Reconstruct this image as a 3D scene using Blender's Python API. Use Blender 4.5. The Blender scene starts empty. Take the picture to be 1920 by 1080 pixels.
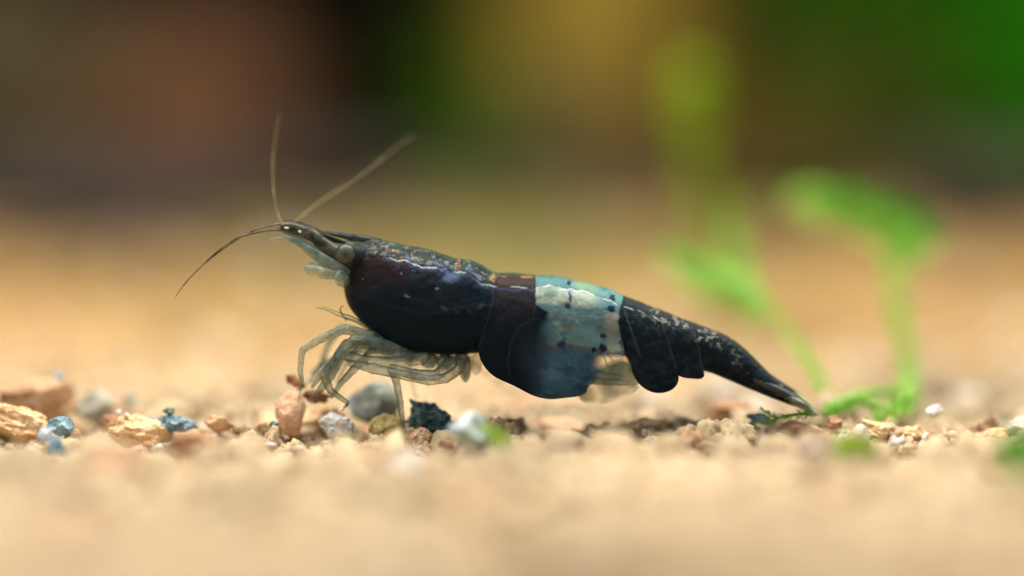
import bpy, math, random
import numpy as np
from mathutils import Vector, Matrix, noise as mn

random.seed(7); rng = np.random.default_rng(7)
SC = bpy.context.scene
COL = SC.collection
# 1 unit = 1 cm.  The shrimp stands in the plane y = 0; the camera looks along +y.
FPX = 5760.0; CY = -12.0; CH = 1.2; PITCH = math.atan(326 / FPX)

# ------------------------------------------------------------------ camera
cd = bpy.data.cameras.new("camera"); cam = bpy.data.objects.new("camera", cd); COL.objects.link(cam)
cd.lens = 108; cd.sensor_width = 36; cd.clip_start = 0.1; cd.clip_end = 500
cam.location = (0, CY, CH); cam.rotation_euler = (math.pi / 2 - PITCH, 0, 0)
SC.camera = cam
cd.dof.use_dof = True; cd.dof.focus_distance = 11.90
cd.dof.aperture_fstop = 0.108 / 1.06
cd.dof.aperture_blades = 0

# ------------------------------------------------------------------ world, lamps, exposure
W = bpy.data.worlds.new("World"); SC.world = W; W.use_nodes = True
W.node_tree.nodes["Background"].inputs[0].default_value = (0.80, 0.90, 1.0, 1)
W.node_tree.nodes["Background"].inputs[1].default_value = 0.55
def lamp(name, loc, rot, sx, sy, power, colr):
    l = bpy.data.lights.new(name, 'AREA'); l.shape = 'RECTANGLE'; l.size = sx; l.size_y = sy
    l.energy = power; l.color = colr
    o = bpy.data.objects.new(name, l); COL.objects.link(o); o.location = loc; o.rotation_euler = rot
    return o
# the tank's light bar over the water: long, narrow, over the middle of the tank
lamp("tank_light", (-2, 0.5, 20), (0, 0, 0), 36, 12, 17500, (1.0, 0.945, 0.85))
SC.view_settings.view_transform = 'Standard'; SC.view_settings.look = 'None'
SC.view_settings.exposure = 0.08; SC.view_settings.gamma = 1
SC.cycles.use_denoising = True
SC.cycles.max_bounces = 8; SC.cycles.transparent_max_bounces = 16
SC.cycles.caustics_reflective = False; SC.cycles.caustics_refractive = False

# ------------------------------------------------------------------ helpers
cp, sp_ = math.cos(PITCH), math.sin(PITCH)
def P(px, py, Y=0.0):
    """point of the place lying at depth Y that stands at this spot of a 1920 x 1080 picture"""
    a = (px - 960) / FPX; b = (540 - py) / FPX
    dx, dy, dz = a, cp + b * sp_, -sp_ + b * cp
    t = (Y - CY) / dy
    return (dx * t, Y, CH + dz * t)
def PA(px, py, Y):
    px, py, Y = np.broadcast_arrays(np.asarray(px, float), np.asarray(py, float), np.asarray(Y, float))
    # laid out in the plane y=0, then moved straight back or forward
    a = (px - 960) / FPX; b = (540 - py) / FPX
    t = -CY / (cp + b * sp_)
    return np.stack([a * t, Y, CH + (-sp_ + b * cp) * t], -1)
PXU = 1 / 480.0
def lin(c):
    c = np.asarray(c, float) / 255.0
    return np.where(c <= 0.04045, c / 12.92, ((c + 0.055) / 1.055) ** 2.4)
def L4(*c): 
    v = lin(c); return (float(v[0]), float(v[1]), float(v[2]), 1.0)
def hash3(i, j, k):
    h = (i * 374761393 + j * 668265263 + k * 2147483647) & 0xffffffff
    h = ((h ^ (h >> 13)) * 1274126177) & 0xffffffff
    return ((h ^ (h >> 16)) & 0xffff) / 65535.0
def vnoise(x, y, z=0.0):
    x, y, z = np.broadcast_arrays(np.asarray(x, float), np.asarray(y, float), np.asarray(z, float))
    xi, yi, zi = np.floor(x).astype(np.int64), np.floor(y).astype(np.int64), np.floor(z).astype(np.int64)
    fx, fy, fz = x - xi, y - yi, z - zi
    fx, fy, fz = [f * f * (3 - 2 * f) for f in (fx, fy, fz)]
    r = 0
    for a in (0, 1):
        for b in (0, 1):
            for c in (0, 1):
                r = r + hash3(xi + a, yi + b, zi + c) * (fx if a else 1 - fx) * (fy if b else 1 - fy) * (fz if c else 1 - fz)
    return r
def fbm(x, y, z=0.0, o=4):
    s = 0; a = 0.5; t = 0
    for i in range(o):
        s = s + a * vnoise(x * 2 ** i + 17 * i, y * 2 ** i + 31 * i, np.asarray(z) * 2 ** i + 7 * i); t += a; a *= 0.5
    return s / t
def sst(a, b, x):
    t = np.clip((x - a) / (b - a), 0, 1); return t * t * (3 - 2 * t)
def curve(pts, smooth=0.0):
    p = np.array(pts, float)
    xs = np.linspace(p[0, 0], p[-1, 0], 2000); ys = np.interp(xs, p[:, 0], p[:, 1])
    if smooth:
        n = max(1, int(smooth / (xs[1] - xs[0]))); k = np.hanning(2 * n + 3); k /= k.sum()
        m = n + 1
        ys = np.convolve(np.pad(ys, m, mode='reflect', reflect_type='odd'), k, 'valid')
    return lambda x: np.interp(x, xs, ys)
def cat(pts, n=8):
    """Catmull-Rom through points of any dimension"""
    p = np.array(pts, float); q = np.vstack([2 * p[0] - p[1], p, 2 * p[-1] - p[-2]]); out = []
    for i in range(len(p) - 1):
        a, b, c, d = q[i:i + 4]
        for t in np.linspace(0, 1, n, endpoint=False):
            out.append(0.5 * (2 * b + (c - a) * t + (2 * a - 5 * b + 4 * c - d) * t * t + (3 * b - a - 3 * c + d) * t ** 3))
    out.append(p[-1]); return np.array(out)

def mesh_np(name, V, F, mat=None, colors=None, smooth=True, extra=None):
    V = np.asarray(V, np.float32); F = np.asarray(F, np.int32)
    me = bpy.data.meshes.new(name); k = F.shape[1]
    me.vertices.add(len(V)); me.vertices.foreach_set("co", V.ravel())
    me.loops.add(F.size); me.loops.foreach_set("vertex_index", F.ravel())
    me.polygons.add(len(F)); me.polygons.foreach_set("loop_start", np.arange(0, F.size, k, dtype=np.int32))
    me.update(calc_edges=True)
    me.polygons.foreach_set("use_smooth", np.full(len(F), smooth))
    if colors is not None:
        at = me.color_attributes.new("tint", 'FLOAT_COLOR', 'POINT')
        c = np.asarray(colors, np.float32)
        if c.shape[1] == 3: c = np.hstack([c, np.ones((len(c), 1), np.float32)])
        at.data.foreach_set("color", np.ascontiguousarray(c).ravel())
    if mat: me.materials.append(mat)
    me.validate(); me.update()
    return me
def obj(name, me, parent=None, label=None, cat_=None, group=None, kind=None, loc=None):
    o = bpy.data.objects.new(name, me); COL.objects.link(o)
    if parent: o.parent = parent
    if label: o["label"] = label
    if cat_: o["category"] = cat_
    if group: o["group"] = group
    if kind: o["kind"] = kind
    if loc is not None: o.location = loc
    return o
def grid_faces(nu, nv, wrap_v=False, off=0):
    i, j = np.meshgrid(np.arange(nu - 1), np.arange(nv if wrap_v else nv - 1), indexing='ij')
    j2 = (j + 1) % nv
    return np.stack([i * nv + j, (i + 1) * nv + j, (i + 1) * nv + j2, i * nv + j2], -1).reshape(-1, 4) + off
def tube_vf(pts, rad, n=10, flat=1.0):
    """closed tube; pts Nx3, rad N; flat squeezes it along y"""
    pts = np.asarray(pts, float); N = len(pts); rad = np.broadcast_to(np.asarray(rad, float), (N,))
    T = np.gradient(pts, axis=0); T /= np.linalg.norm(T, axis=1)[:, None] + 1e-9
    ref = np.array([0, 1.0, 0]); V = []
    for k in range(N):
        r = ref - T[k] * ref.dot(T[k])
        if np.linalg.norm(r) < 1e-3: r = np.array([1.0, 0, 0]) - T[k] * T[k][0]
        r /= np.linalg.norm(r); ref = r
        b = np.cross(T[k], r); a = np.linspace(0, 2 * np.pi, n, endpoint=False)
        V.append(pts[k] + rad[k] * (flat * np.cos(a)[:, None] * r + np.sin(a)[:, None] * b))
    V = np.vstack(V); F = list(grid_faces(N, n, True))
    c0, c1 = len(V), len(V) + 1
    V = np.vstack([V, pts[0] - T[0] * rad[0] * 0.5, pts[-1] + T[-1] * rad[-1] * 0.5])
    for j in range(n):
        F.append([c0, j, (j + 1) % n, c0]); F.append([c1, (N - 1) * n + (j + 1) % n, (N - 1) * n + j, c1])
    return V, F
def build(name, V, F, mat, colors=None, smooth=True):
    """faces may be degenerate quads (a triangle written a,b,c,a)"""
    me = bpy.data.meshes.new(name)
    Fl = [tuple(int(v) for v in (f if len(set(f)) == len(f) else f[:3])) for f in F]
    me.from_pydata([tuple(v) for v in V], [], Fl)
    me.polygons.foreach_set("use_smooth", [smooth] * len(me.polygons))
    if colors is not None:
        at = me.color_attributes.new("tint", 'FLOAT_COLOR', 'POINT')
        c = np.asarray(colors, np.float32)
        if c.shape[1] == 3: c = np.hstack([c, np.ones((len(c), 1), np.float32)])
        at.data.foreach_set("color", np.ascontiguousarray(c).ravel())
    me.materials.append(mat); me.update(); return me
class MB:
    def __init__(s): s.V = []; s.F = []; s.n = 0
    def add(s, V, F):
        s.V.append(np.asarray(V, float)); s.F += [[i + s.n for i in f] for f in F]; s.n += len(V)
    def mesh(s, name, mat, smooth=True): return build(name, np.vstack(s.V), s.F, mat, smooth=smooth)

# ------------------------------------------------------------------ materials
def newmat(name):
    m = bpy.data.materials.new(name); m.use_nodes = True
    nt = m.node_tree; return m, nt, nt.nodes["Principled BSDF"], nt.nodes["Material Output"]
def nd(nt, t, **kw):
    n = nt.nodes.new(t)
    for k, v in kw.items():
        if k in n.inputs: n.inputs[k].default_value = v
        else: setattr(n, k, v)
    return n
def bumpify(nt, bs, scale, strength, dist, detail=6, kind='noise'):
    tc = nd(nt, 'ShaderNodeTexCoord')
    if kind == 'noise': t = nd(nt, 'ShaderNodeTexNoise', Scale=scale, Detail=detail, Roughness=0.65); out = t.outputs['Fac']
    else: t = nd(nt, 'ShaderNodeTexVoronoi', Scale=scale); out = t.outputs['Distance']
    nt.links.new(tc.outputs['Object'], t.inputs['Vector'])
    b = nd(nt, 'ShaderNodeBump', Strength=strength, Distance=dist)
    nt.links.new(out, b.inputs['Height']); nt.links.new(b.outputs[0], bs.inputs['Normal'])
    return b
def shell_mat(name, rough=0.52, translucent=True):
    """pigmented shell: colour from the pigment layer 'tint', its alpha is how dense the shell is"""
    m, nt, bs, out = newmat(name)
    a = nd(nt, 'ShaderNodeVertexColor', layer_name="tint")
    nt.links.new(a.outputs['Color'], bs.inputs['Base Color'])
    bs.inputs['Roughness'].default_value = rough; bs.inputs['IOR'].default_value = 1.36
    bs.inputs['Specular IOR Level'].default_value = 0.13
    bumpify(nt, bs, 60, 0.6, 0.006)
    if translucent:
        tr = nd(nt, 'ShaderNodeBsdfTransparent'); mx = nd(nt, 'ShaderNodeMixShader')
        nt.links.new(a.outputs['Alpha'], mx.inputs[0]); nt.links.new(tr.outputs[0], mx.inputs[1])
        nt.links.new(bs.outputs[0], mx.inputs[2]); nt.links.new(mx.outputs[0], out.inputs[0])
    return m
def clear_mat(name, c1, c2, dens=0.6, scale=12, rough=0.3, glassy=False):
    """thin see-through chitin"""
    m, nt, bs, out = newmat(name)
    tc = nd(nt, 'ShaderNodeTexCoord'); t = nd(nt, 'ShaderNodeTexNoise', Scale=scale, Detail=5, Roughness=0.6)
    nt.links.new(tc.outputs['Object'], t.inputs['Vector'])
    r = nd(nt, 'ShaderNodeValToRGB'); r.color_ramp.elements[0].color = c1; r.color_ramp.elements[1].color = c2
    r.color_ramp.elements[0].position = 0.38; r.color_ramp.elements[1].position = 0.62
    nt.links.new(t.outputs['Fac'], r.inputs[0]); nt.links.new(r.outputs[0], bs.inputs['Base Color'])
    bs.inputs['Roughness'].default_value = rough; bs.inputs['IOR'].default_value = 1.38
    tl = nd(nt, 'ShaderNodeBsdfTranslucent'); nt.links.new(r.outputs[0], tl.inputs[0])
    m1 = nd(nt, 'ShaderNodeMixShader'); m1.inputs[0].default_value = 0.35
    nt.links.new(bs.outputs[0], m1.inputs[1]); nt.links.new(tl.outputs[0], m1.inputs[2])
    tr = nd(nt, 'ShaderNodeBsdfRefraction', IOR=1.055, Roughness=0.05, Color=L4(244, 248, 244)) if glassy else nd(nt, 'ShaderNodeBsdfTransparent')
    mx = nd(nt, 'ShaderNodeMixShader')
    mr = nd(nt, 'ShaderNodeMapRange'); mr.inputs['From Min'].default_value = 0.35; mr.inputs['From Max'].default_value = 0.65
    mr.inputs['To Min'].default_value = max(0, dens - 0.18); mr.inputs['To Max'].default_value = min(1, dens + 0.18)
    t2 = nd(nt, 'ShaderNodeTexNoise', Scale=scale * 1.7, Detail=3); nt.links.new(tc.outputs['Object'], t2.inputs['Vector'])
    nt.links.new(t2.outputs['Fac'], mr.inputs['Value']); nt.links.new(mr.outputs[0], mx.inputs[0])
    nt.links.new(tr.outputs[0], mx.inputs[1]); nt.links.new(m1.outputs[0], mx.inputs[2]); nt.links.new(mx.outputs[0], out.inputs[0])
    return m
def stone_mat(name, cols, scale=8, rough=0.8, bump=0.6, bdist=0.02, bscale=30, contrast=0.2):
    m, nt, bs, out = newmat(name)
    tc = nd(nt, 'ShaderNodeTexCoord'); t = nd(nt, 'ShaderNodeTexNoise', Scale=scale, Detail=8, Roughness=0.7)
    nt.links.new(tc.outputs['Object'], t.inputs['Vector'])
    r = nd(nt, 'ShaderNodeValToRGB'); el = r.color_ramp.elements
    n = len(cols)
    for i, c in enumerate(cols):
        pos = 0.5 - contrast + 2 * contrast * i / max(1, n - 1)
        e = el[i] if i < 2 else el.new(pos)
        e.position = pos; e.color = c
    nt.links.new(t.outputs['Fac'], r.inputs[0]); nt.links.new(r.outputs[0], bs.inputs['Base Color'])
    bs.inputs['Roughness'].default_value = rough
    t2 = nd(nt, 'ShaderNodeTexNoise', Scale=bscale, Detail=6, Roughness=0.75)
    v = nd(nt, 'ShaderNodeTexVoronoi', Scale=bscale * 0.8)
    ad = nd(nt, 'ShaderNodeMath', operation='ADD')
    for q in (t2, v): nt.links.new(tc.outputs['Object'], q.inputs['Vector'])
    nt.links.new(t2.outputs['Fac'], ad.inputs[0]); nt.links.new(v.outputs['Distance'], ad.inputs[1])
    b = nd(nt, 'ShaderNodeBump', Strength=bump, Distance=bdist)
    nt.links.new(ad.outputs[0], b.inputs['Height']); nt.links.new(b.outputs[0], bs.inputs['Normal'])
    return m
def leaf_mat(name, c1, c2, tl=0.45):
    m, nt, bs, out = newmat(name)
    tc = nd(nt, 'ShaderNodeTexCoord'); t = nd(nt, 'ShaderNodeTexNoise', Scale=3.0, Detail=4)
    nt.links.new(tc.outputs['Object'], t.inputs['Vector'])
    r = nd(nt, 'ShaderNodeValToRGB'); r.color_ramp.elements[0].color = c1; r.color_ramp.elements[1].color = c2
    r.color_ramp.elements[0].position = 0.35; r.color_ramp.elements[1].position = 0.65
    nt.links.new(t.outputs['Fac'], r.inputs[0]); nt.links.new(r.outputs[0], bs.inputs['Base Color'])
    bs.inputs['Roughness'].default_value = 0.5
    b = nd(nt, 'ShaderNodeBsdfTranslucent'); nt.links.new(r.outputs[0], b.inputs[0])
    mx = nd(nt, 'ShaderNodeMixShader'); mx.inputs[0].default_value = tl
    nt.links.new(bs.outputs[0], mx.inputs[1]); nt.links.new(b.outputs[0], mx.inputs[2]); nt.links.new(mx.outputs[0], out.inputs[0])
    return m

# ------------------------------------------------------------------ setting: sand bed, gravel, tank back
def bed_h(x, y):
    h = 0.10 * (fbm(x * 0.35 + 3, y * 0.35, 1.0, 3) - 0.5) + (0.05 + 0.07 * sst(0.8, 3, np.abs(y))) * (fbm(x * 1.6, y * 1.6, 4.0, 3) - 0.5)
    h = h * sst(60, 20, np.abs(y))
    return h
def sand_color(x, y):
    """tan grains; behind the shrimp the bed is more ochre, with an olive tint that grows towards the back"""
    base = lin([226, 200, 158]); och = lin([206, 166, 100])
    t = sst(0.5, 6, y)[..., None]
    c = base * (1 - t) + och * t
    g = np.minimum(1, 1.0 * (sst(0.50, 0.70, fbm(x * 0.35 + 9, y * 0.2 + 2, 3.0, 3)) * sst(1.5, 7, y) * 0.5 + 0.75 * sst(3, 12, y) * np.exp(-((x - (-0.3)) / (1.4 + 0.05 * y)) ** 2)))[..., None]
    c = c * (1 - g) + lin([156, 150, 70]) * g  # olive tint by depth, in patches and strongest down the middle
    p_ = fbm(x * 1.1 + 5, y * 0.6, 7.0, 3)[..., None]
    c = c * (1 - 0.30 * sst(0.48, 0.72, p_)) * np.array([1, 1 - 0.0, 1.0])
    return c
def make_bed():
    ys = np.concatenate([np.linspace(-14, -6, 12), np.linspace(-6, 4, 160)[1:], np.linspace(4, 30, 160)[1:], np.linspace(30, 80, 20)[1:]])
    xs = np.concatenate([np.linspace(-60, -9, 16), np.linspace(-9, 9, 220)[1:], np.linspace(9, 60, 16)[1:]])
    X, Y = np.meshgrid(xs, ys, indexing='ij')
    Z = bed_h(X, Y) - 0.12
    V = np.stack([X, Y, Z], -1).reshape(-1, 3)
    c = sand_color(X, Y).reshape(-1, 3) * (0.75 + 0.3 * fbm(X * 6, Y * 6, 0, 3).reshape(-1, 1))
    m, nt, bs, out = newmat("sand_floor")
    a = nd(nt, 'ShaderNodeVertexColor', layer_name="tint"); nt.links.new(a.outputs['Color'], bs.inputs['Base Color'])
    bs.inputs['Roughness'].default_value = 0.9; bumpify(nt, bs, 9, 0.8, 0.05)
    obj("sand_bed", mesh_np("sand_bed", V, grid_faces(len(xs), len(ys)), m, c), kind="structure")
make_bed()

def ico(sub):
    bm = __import__('bmesh').new(); bmesh = __import__('bmesh')
    bmesh.ops.create_icosphere(bm, subdivisions=sub, radius=1.0)
    V = np.array([v.co[:] for v in bm.verts]); F = np.array([[v.index for v in f.verts] for f in bm.faces]); bm.free(); return V, F
ICO = {s: ico(s) for s in (1, 2, 3, 4, 5)}
def rockify(sub, seed, ang=0.35, fine=0.10, cuts=7, pit=0.06):
    V, F = ICO[sub]; V = V.copy(); r = np.random.default_rng(seed)
    # chop with random planes so that it has facets, then roughen
    for k in range(cuts):
        n = r.normal(size=3); n /= np.linalg.norm(n); d = r.uniform(0.55, 0.85)
        s = V @ n; over = np.maximum(s - d, 0); V -= over[:, None] * n * 0.92
    o = r.uniform(0, 50, 3)
    q = V * 1.6 + o; dsp = (fbm(q[:, 0], q[:, 1], q[:, 2], 3) - 0.5) * ang
    q = V * 5.5 + o; dsp = dsp + (fbm(q[:, 0], q[:, 1], q[:, 2], 3) - 0.5) * fine * 2
    if pit and sub >= 3:
        q = V * 9 + o; rg = np.abs(fbm(q[:, 0], q[:, 1], q[:, 2], 3) - 0.5) * 2
        dsp = dsp - pit * sst(0.22, 0.0, rg); q = V * 17 + o; dsp = dsp + pit * (fbm(q[:, 0], q[:, 1], q[:, 2], 2) - 0.5)
    V = V * (1 + dsp)[:, None]
    return V, F
EXC = []
GM, nt, bs, out = newmat("gravel_grain")
a = nd(nt, 'ShaderNodeVertexColor', layer_name="tint")
tc = nd(nt, 'ShaderNodeTexCoord'); t = nd(nt, 'ShaderNodeTexNoise', Scale=16, Detail=8, Roughness=0.7)
nt.links.new(tc.outputs['Object'], t.inputs['Vector'])
r = nd(nt, 'ShaderNodeValToRGB'); r.color_ramp.elements[0].color = (0.56, 0.42, 0.32, 1); r.color_ramp.elements[1].color = (1, 1, 1, 1)
r.color_ramp.elements[0].position = 0.36; r.color_ramp.elements[1].position = 0.52
nt.links.new(t.outputs['Fac'], r.inputs[0])
mul = nd(nt, 'ShaderNodeMix', data_type='RGBA', blend_type='MULTIPLY'); mul.inputs[0].default_value = 1.0
nt.links.new(a.outputs['Color'], mul.inputs[6]); nt.links.new(r.outputs[0], mul.inputs[7]); nt.links.new(mul.outputs[2], bs.inputs['Base Color'])
bs.inputs['Roughness'].default_value = 0.75
t2 = nd(nt, 'ShaderNodeTexNoise', Scale=55, Detail=6, Roughness=0.8); nt.links.new(tc.outputs['Object'], t2.inputs['Vector'])
b = nd(nt, 'ShaderNodeBump', Strength=1.0, Distance=0.02); nt.links.new(t2.outputs['Fac'], b.inputs['Height']); nt.links.new(b.outputs[0], bs.inputs['Normal'])

def grains(name, y0, y1, spacing, r0, r1, sub, label, margin=1.3, seed=1, lift=0.0, keep=1.0, inner=None):
    g = np.random.default_rng(seed); pts = []
    y = y0
    while y < y1:
        hw = (y - CY) / 6 + margin
        n = int(2 * hw / spacing)
        xs = np.linspace(-hw, hw, n) + g.uniform(-0.5, 0.5, n) * spacing
        yy = y + g.uniform(-0.5, 0.5, n) * spacing
        pts.append(np.stack([xs, yy], -1)); y += spacing
    p = np.vstack(pts); p = p[g.random(len(p)) < keep]
    if inner is not None: p = p[np.abs(p[:, 0]) > (p[:, 1] - CY) / 6 + inner]
    protos = [rockify(sub, 100 + k, 0.8, 0.30, 9, pit=0.10 if sub > 3 else 0.0) for k in range(14)]
    nv = len(protos[0][0]); F0 = protos[0][1]; N = len(p)
    V = np.empty((N, nv, 3), np.float32); C = np.empty((N, nv, 3), np.float32)
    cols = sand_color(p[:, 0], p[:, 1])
    for i in range(N):
        pv = protos[g.integers(14)][0]
        q = Vector(g.normal(size=4)[:3]).normalized()
        R = np.array(Matrix.Rotation(g.uniform(0, 6.28), 3, q))
        rr = r0 + (r1 - r0) * g.random() ** 2.2
        s = rr * g.uniform(0.7, 1.25, 3); drop = 0.0
        for ex, ey, er in EXC:
            if abs(p[i, 0] - ex) < er * 0.95 and -0.5 < p[i, 1] - ey < 0.05:
                k_ = 1 - min(1, max(0, (abs(p[i, 0] - ex) / er - 0.6) / 0.35)); s = s * (1 - 0.3 * k_); drop = 0.025 * k_; break
        V[i] = (pv * s) @ R.T + [p[i, 0], p[i, 1], 0]
        V[i, :, 2] += bed_h(p[i, 0], p[i, 1]) - 0.095 + lift - drop + rr * g.uniform(-0.35, 0.45)
        u = g.random() + (0.0 if -0.32 < p[i, 1] < 0.5 else (0.075 if g.random() < 0.7 else 0.0)); c = cols[i] * g.uniform(0.80, 1.12)
        if u < 0.010: c = lin([120, 140, 150]) * g.uniform(0.5, 1.1)
        elif u < 0.045: c = lin([176, 134, 100]) * g.uniform(0.7, 1.0)
        elif u < 0.10: c = lin([226, 214, 196])
        elif u < 0.16: c = lin([218, 174, 134])
        C[i] = c
    F = (F0[None] + (np.arange(N) * nv)[:, None, None]).reshape(-1, 3)
    o = obj(name, mesh_np(name, V.reshape(-1, 3), F, GM, C.reshape(-1, 3)), kind="stuff", label=label, cat_="gravel")
    return o
# ------------------------------------------------------------------ things far behind
def big_rock(px, py, Y, rx, rz, cols, label, seed, name="rock", catg="rock", ry=None, tilt=0, cuts=6, sub=4):
    """px,py = centre, rx,rz = radii in pixels at that depth"""
    u = (Y - CY) / FPX
    V, F = rockify(sub, seed, 0.45, 0.12, cuts)
    V = V - (V.max(0) + V.min(0)) / 2; V = V / V.max(0) * [rx * u, (ry or rx * 0.6) * u, rz * u]
    c, s = math.cos(tilt), math.sin(tilt)
    V = np.stack([V[:, 0] * c - V[:, 2] * s, V[:, 1], V[:, 0] * s + V[:, 2] * c], -1)
    m = stone_mat(name + "_surface", cols, scale=1.2, bump=0.7, bdist=0.1, bscale=3)
    cx, cy_, cz = P(px, py, Y)
    return obj(name, mesh_np(name, V, F, m), label=label, cat_=catg, group='blurred rocks along the back of the tank' if name == 'rock' else None, loc=(cx, cy_, cz))
def broad_plant(px, py0, py1, Y, nleaf, spread, length, wid, c1, c2, label, seed, up=0.5, name="leafy_plant"):
    """bush of broad leaves on a few stems that rise from the gravel; each leaf is a part"""
    u = (Y - CY) / FPX; g = random.Random(seed); cx = P(px, 400, Y)[0]
    z1, z0 = P(px, py1, Y)[2], P(px, py0, Y)[2]      # lowest and highest leaves
    root = obj(name, None, label=label, cat_="water plant", group="leafy plants at the back of the tank", loc=(cx, Y, -0.1))
    m = leaf_mat(name + "_leaf", c1, c2); stems = []
    for k in range(5):
        a = (g.uniform(-spread, spread) * u * 0.7, g.uniform(-1, 1) * spread * u * 0.5)
        pts = np.array(cat([(a[0] * 0.4, a[1] * 0.4, 0), (a[0] * 0.8, a[1], z1), (a[0], a[1], (z0 + z1) / 2), (a[0] * 1.2, a[1] * 1.2, z0 + 0.1)], 8)); stems.append(pts)
        V, F = tube_vf(pts, 9 * u, 7); obj("stem", build("stem", V, F, m), root)
    for k in range(nleaf):
        st_ = stems[k % 5]; z = g.uniform(z1, z0) + 0.1; c0 = Vector([float(np.interp(z, st_[:, 2], st_[:, i])) for i in range(3)])
        az = g.uniform(0, 6.28); el = g.uniform(up - 0.6, up + 0.5); Ln = length * u * g.uniform(0.6, 1.15); wd = wid * u * g.uniform(0.7, 1.1)
        d = Vector((math.cos(az) * math.cos(el), math.sin(az) * math.cos(el), math.sin(el)))
        side = d.cross(Vector((0, 0, 1))).normalized(); nrm = side.cross(d).normalized(); V = []
        for i in range(9):
            t = i / 8; w = wd * math.sin(math.pi * (0.06 + 0.93 * t) ** 0.8) ** 0.8
            ctr = d * Ln * t - Vector((0, 0, 1)) * Ln * 0.35 * t * t
            for sdv, zz in ((-1, 0.25), (-0.5, 0.06), (0, 0), (0.5, 0.06), (1, 0.25)):
                V.append(ctr + side * w * sdv + nrm * zz * w)
        obj("leaf", build("leaf", [tuple(v) for v in V], grid_faces(9, 5), m), root, loc=c0)
    return root
# backdrop: the dark back of the tank
bx, by, bz = P(960, 200, 31)
bm_ = stone_mat("dark_tank_back", [L4(4, 4, 3), L4(14, 11, 6), L4(30, 24, 8)], scale=0.35, bump=0.2, rough=1.0); bm_.node_tree.nodes["Principled BSDF"].inputs["Specular IOR Level"].default_value = 0.05
Vb = [(-40, 32, -2), (40, 32, -2), (40, 32, 24), (-40, 32, 24), (-40, 32.5, -2), (40, 32.5, -2), (40, 32.5, 24), (-40, 32.5, 24)]
obj("tank_back", build("tank_back", Vb, [(0, 1, 2, 3), (7, 6, 5, 4), (0, 4, 5, 1), (3, 2, 6, 7), (0, 3, 7, 4), (1, 5, 6, 2)], bm_, smooth=False), kind="structure")

big_rock(350, 225, 24, 215, 205, [L4(56, 34, 14), L4(104, 66, 32), L4(80, 50, 24)], "rusty brown rounded rock, large blurred shape upper left behind the antennae", 21)
big_rock(30, 150, 27, 260, 260, [L4(50, 40, 10), L4(80, 66, 20)], "olive brown rock filling the upper left corner", 22)
big_rock(120, 382, 13, 380, 86, [L4(16, 9, 8), L4(34, 22, 16)], "low dark purplish rock at the left foot of the rusty rock", 23)
big_rock(590, 365, 15, 240, 78, [L4(20, 14, 8), L4(42, 30, 16)], "low dark stone between the rusty rock and the dark green plant", 24)
big_rock(1060, 300, 20, 150, 115, [L4(16, 8, 6), L4(38, 24, 12)], "low dark brown stone behind the middle, under the mustard rock", 25)
big_rock(1120, 110, 26, 190, 300, [L4(80, 78, 8), L4(146, 118, 20), L4(118, 86, 14)], "mustard yellow rock at the top middle", 26)
big_rock(1500, 250, 26, 290, 150, [L4(84, 62, 6), L4(134, 100, 18)], "warm brown driftwood lump behind the moss stems", 27, name="driftwood", catg="driftwood")
big_rock(1880, 380, 14, 270, 88, [L4(26, 18, 8), L4(50, 40, 18)], "low dark olive stone at the right edge under the green leaves", 28)
big_rock(1400, 388, 17, 330, 55, [L4(36, 20, 6), L4(72, 46, 18)], "low brown stone between the mustard rock and the driftwood", 29)
broad_plant(900, 90, 330, 17, 110, 60, 120, 46, L4(70, 118, 8), L4(118, 160, 28), "dark green leafy clump left of the mustard rock", 31, name="leafy_plant")
broad_plant(1600, -200, 50, 24, 120, 190, 170, 55, L4(70, 130, 4), L4(110, 175, 16), "mid green leafy clump along the top above the driftwood", 32, name="leafy_plant")
broad_plant(1905, -160, 270, 21, 150, 120, 190, 60, L4(44, 156, 4), L4(88, 206, 22), "bright green leafy clump in the upper right corner", 33, name="leafy_plant")

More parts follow.
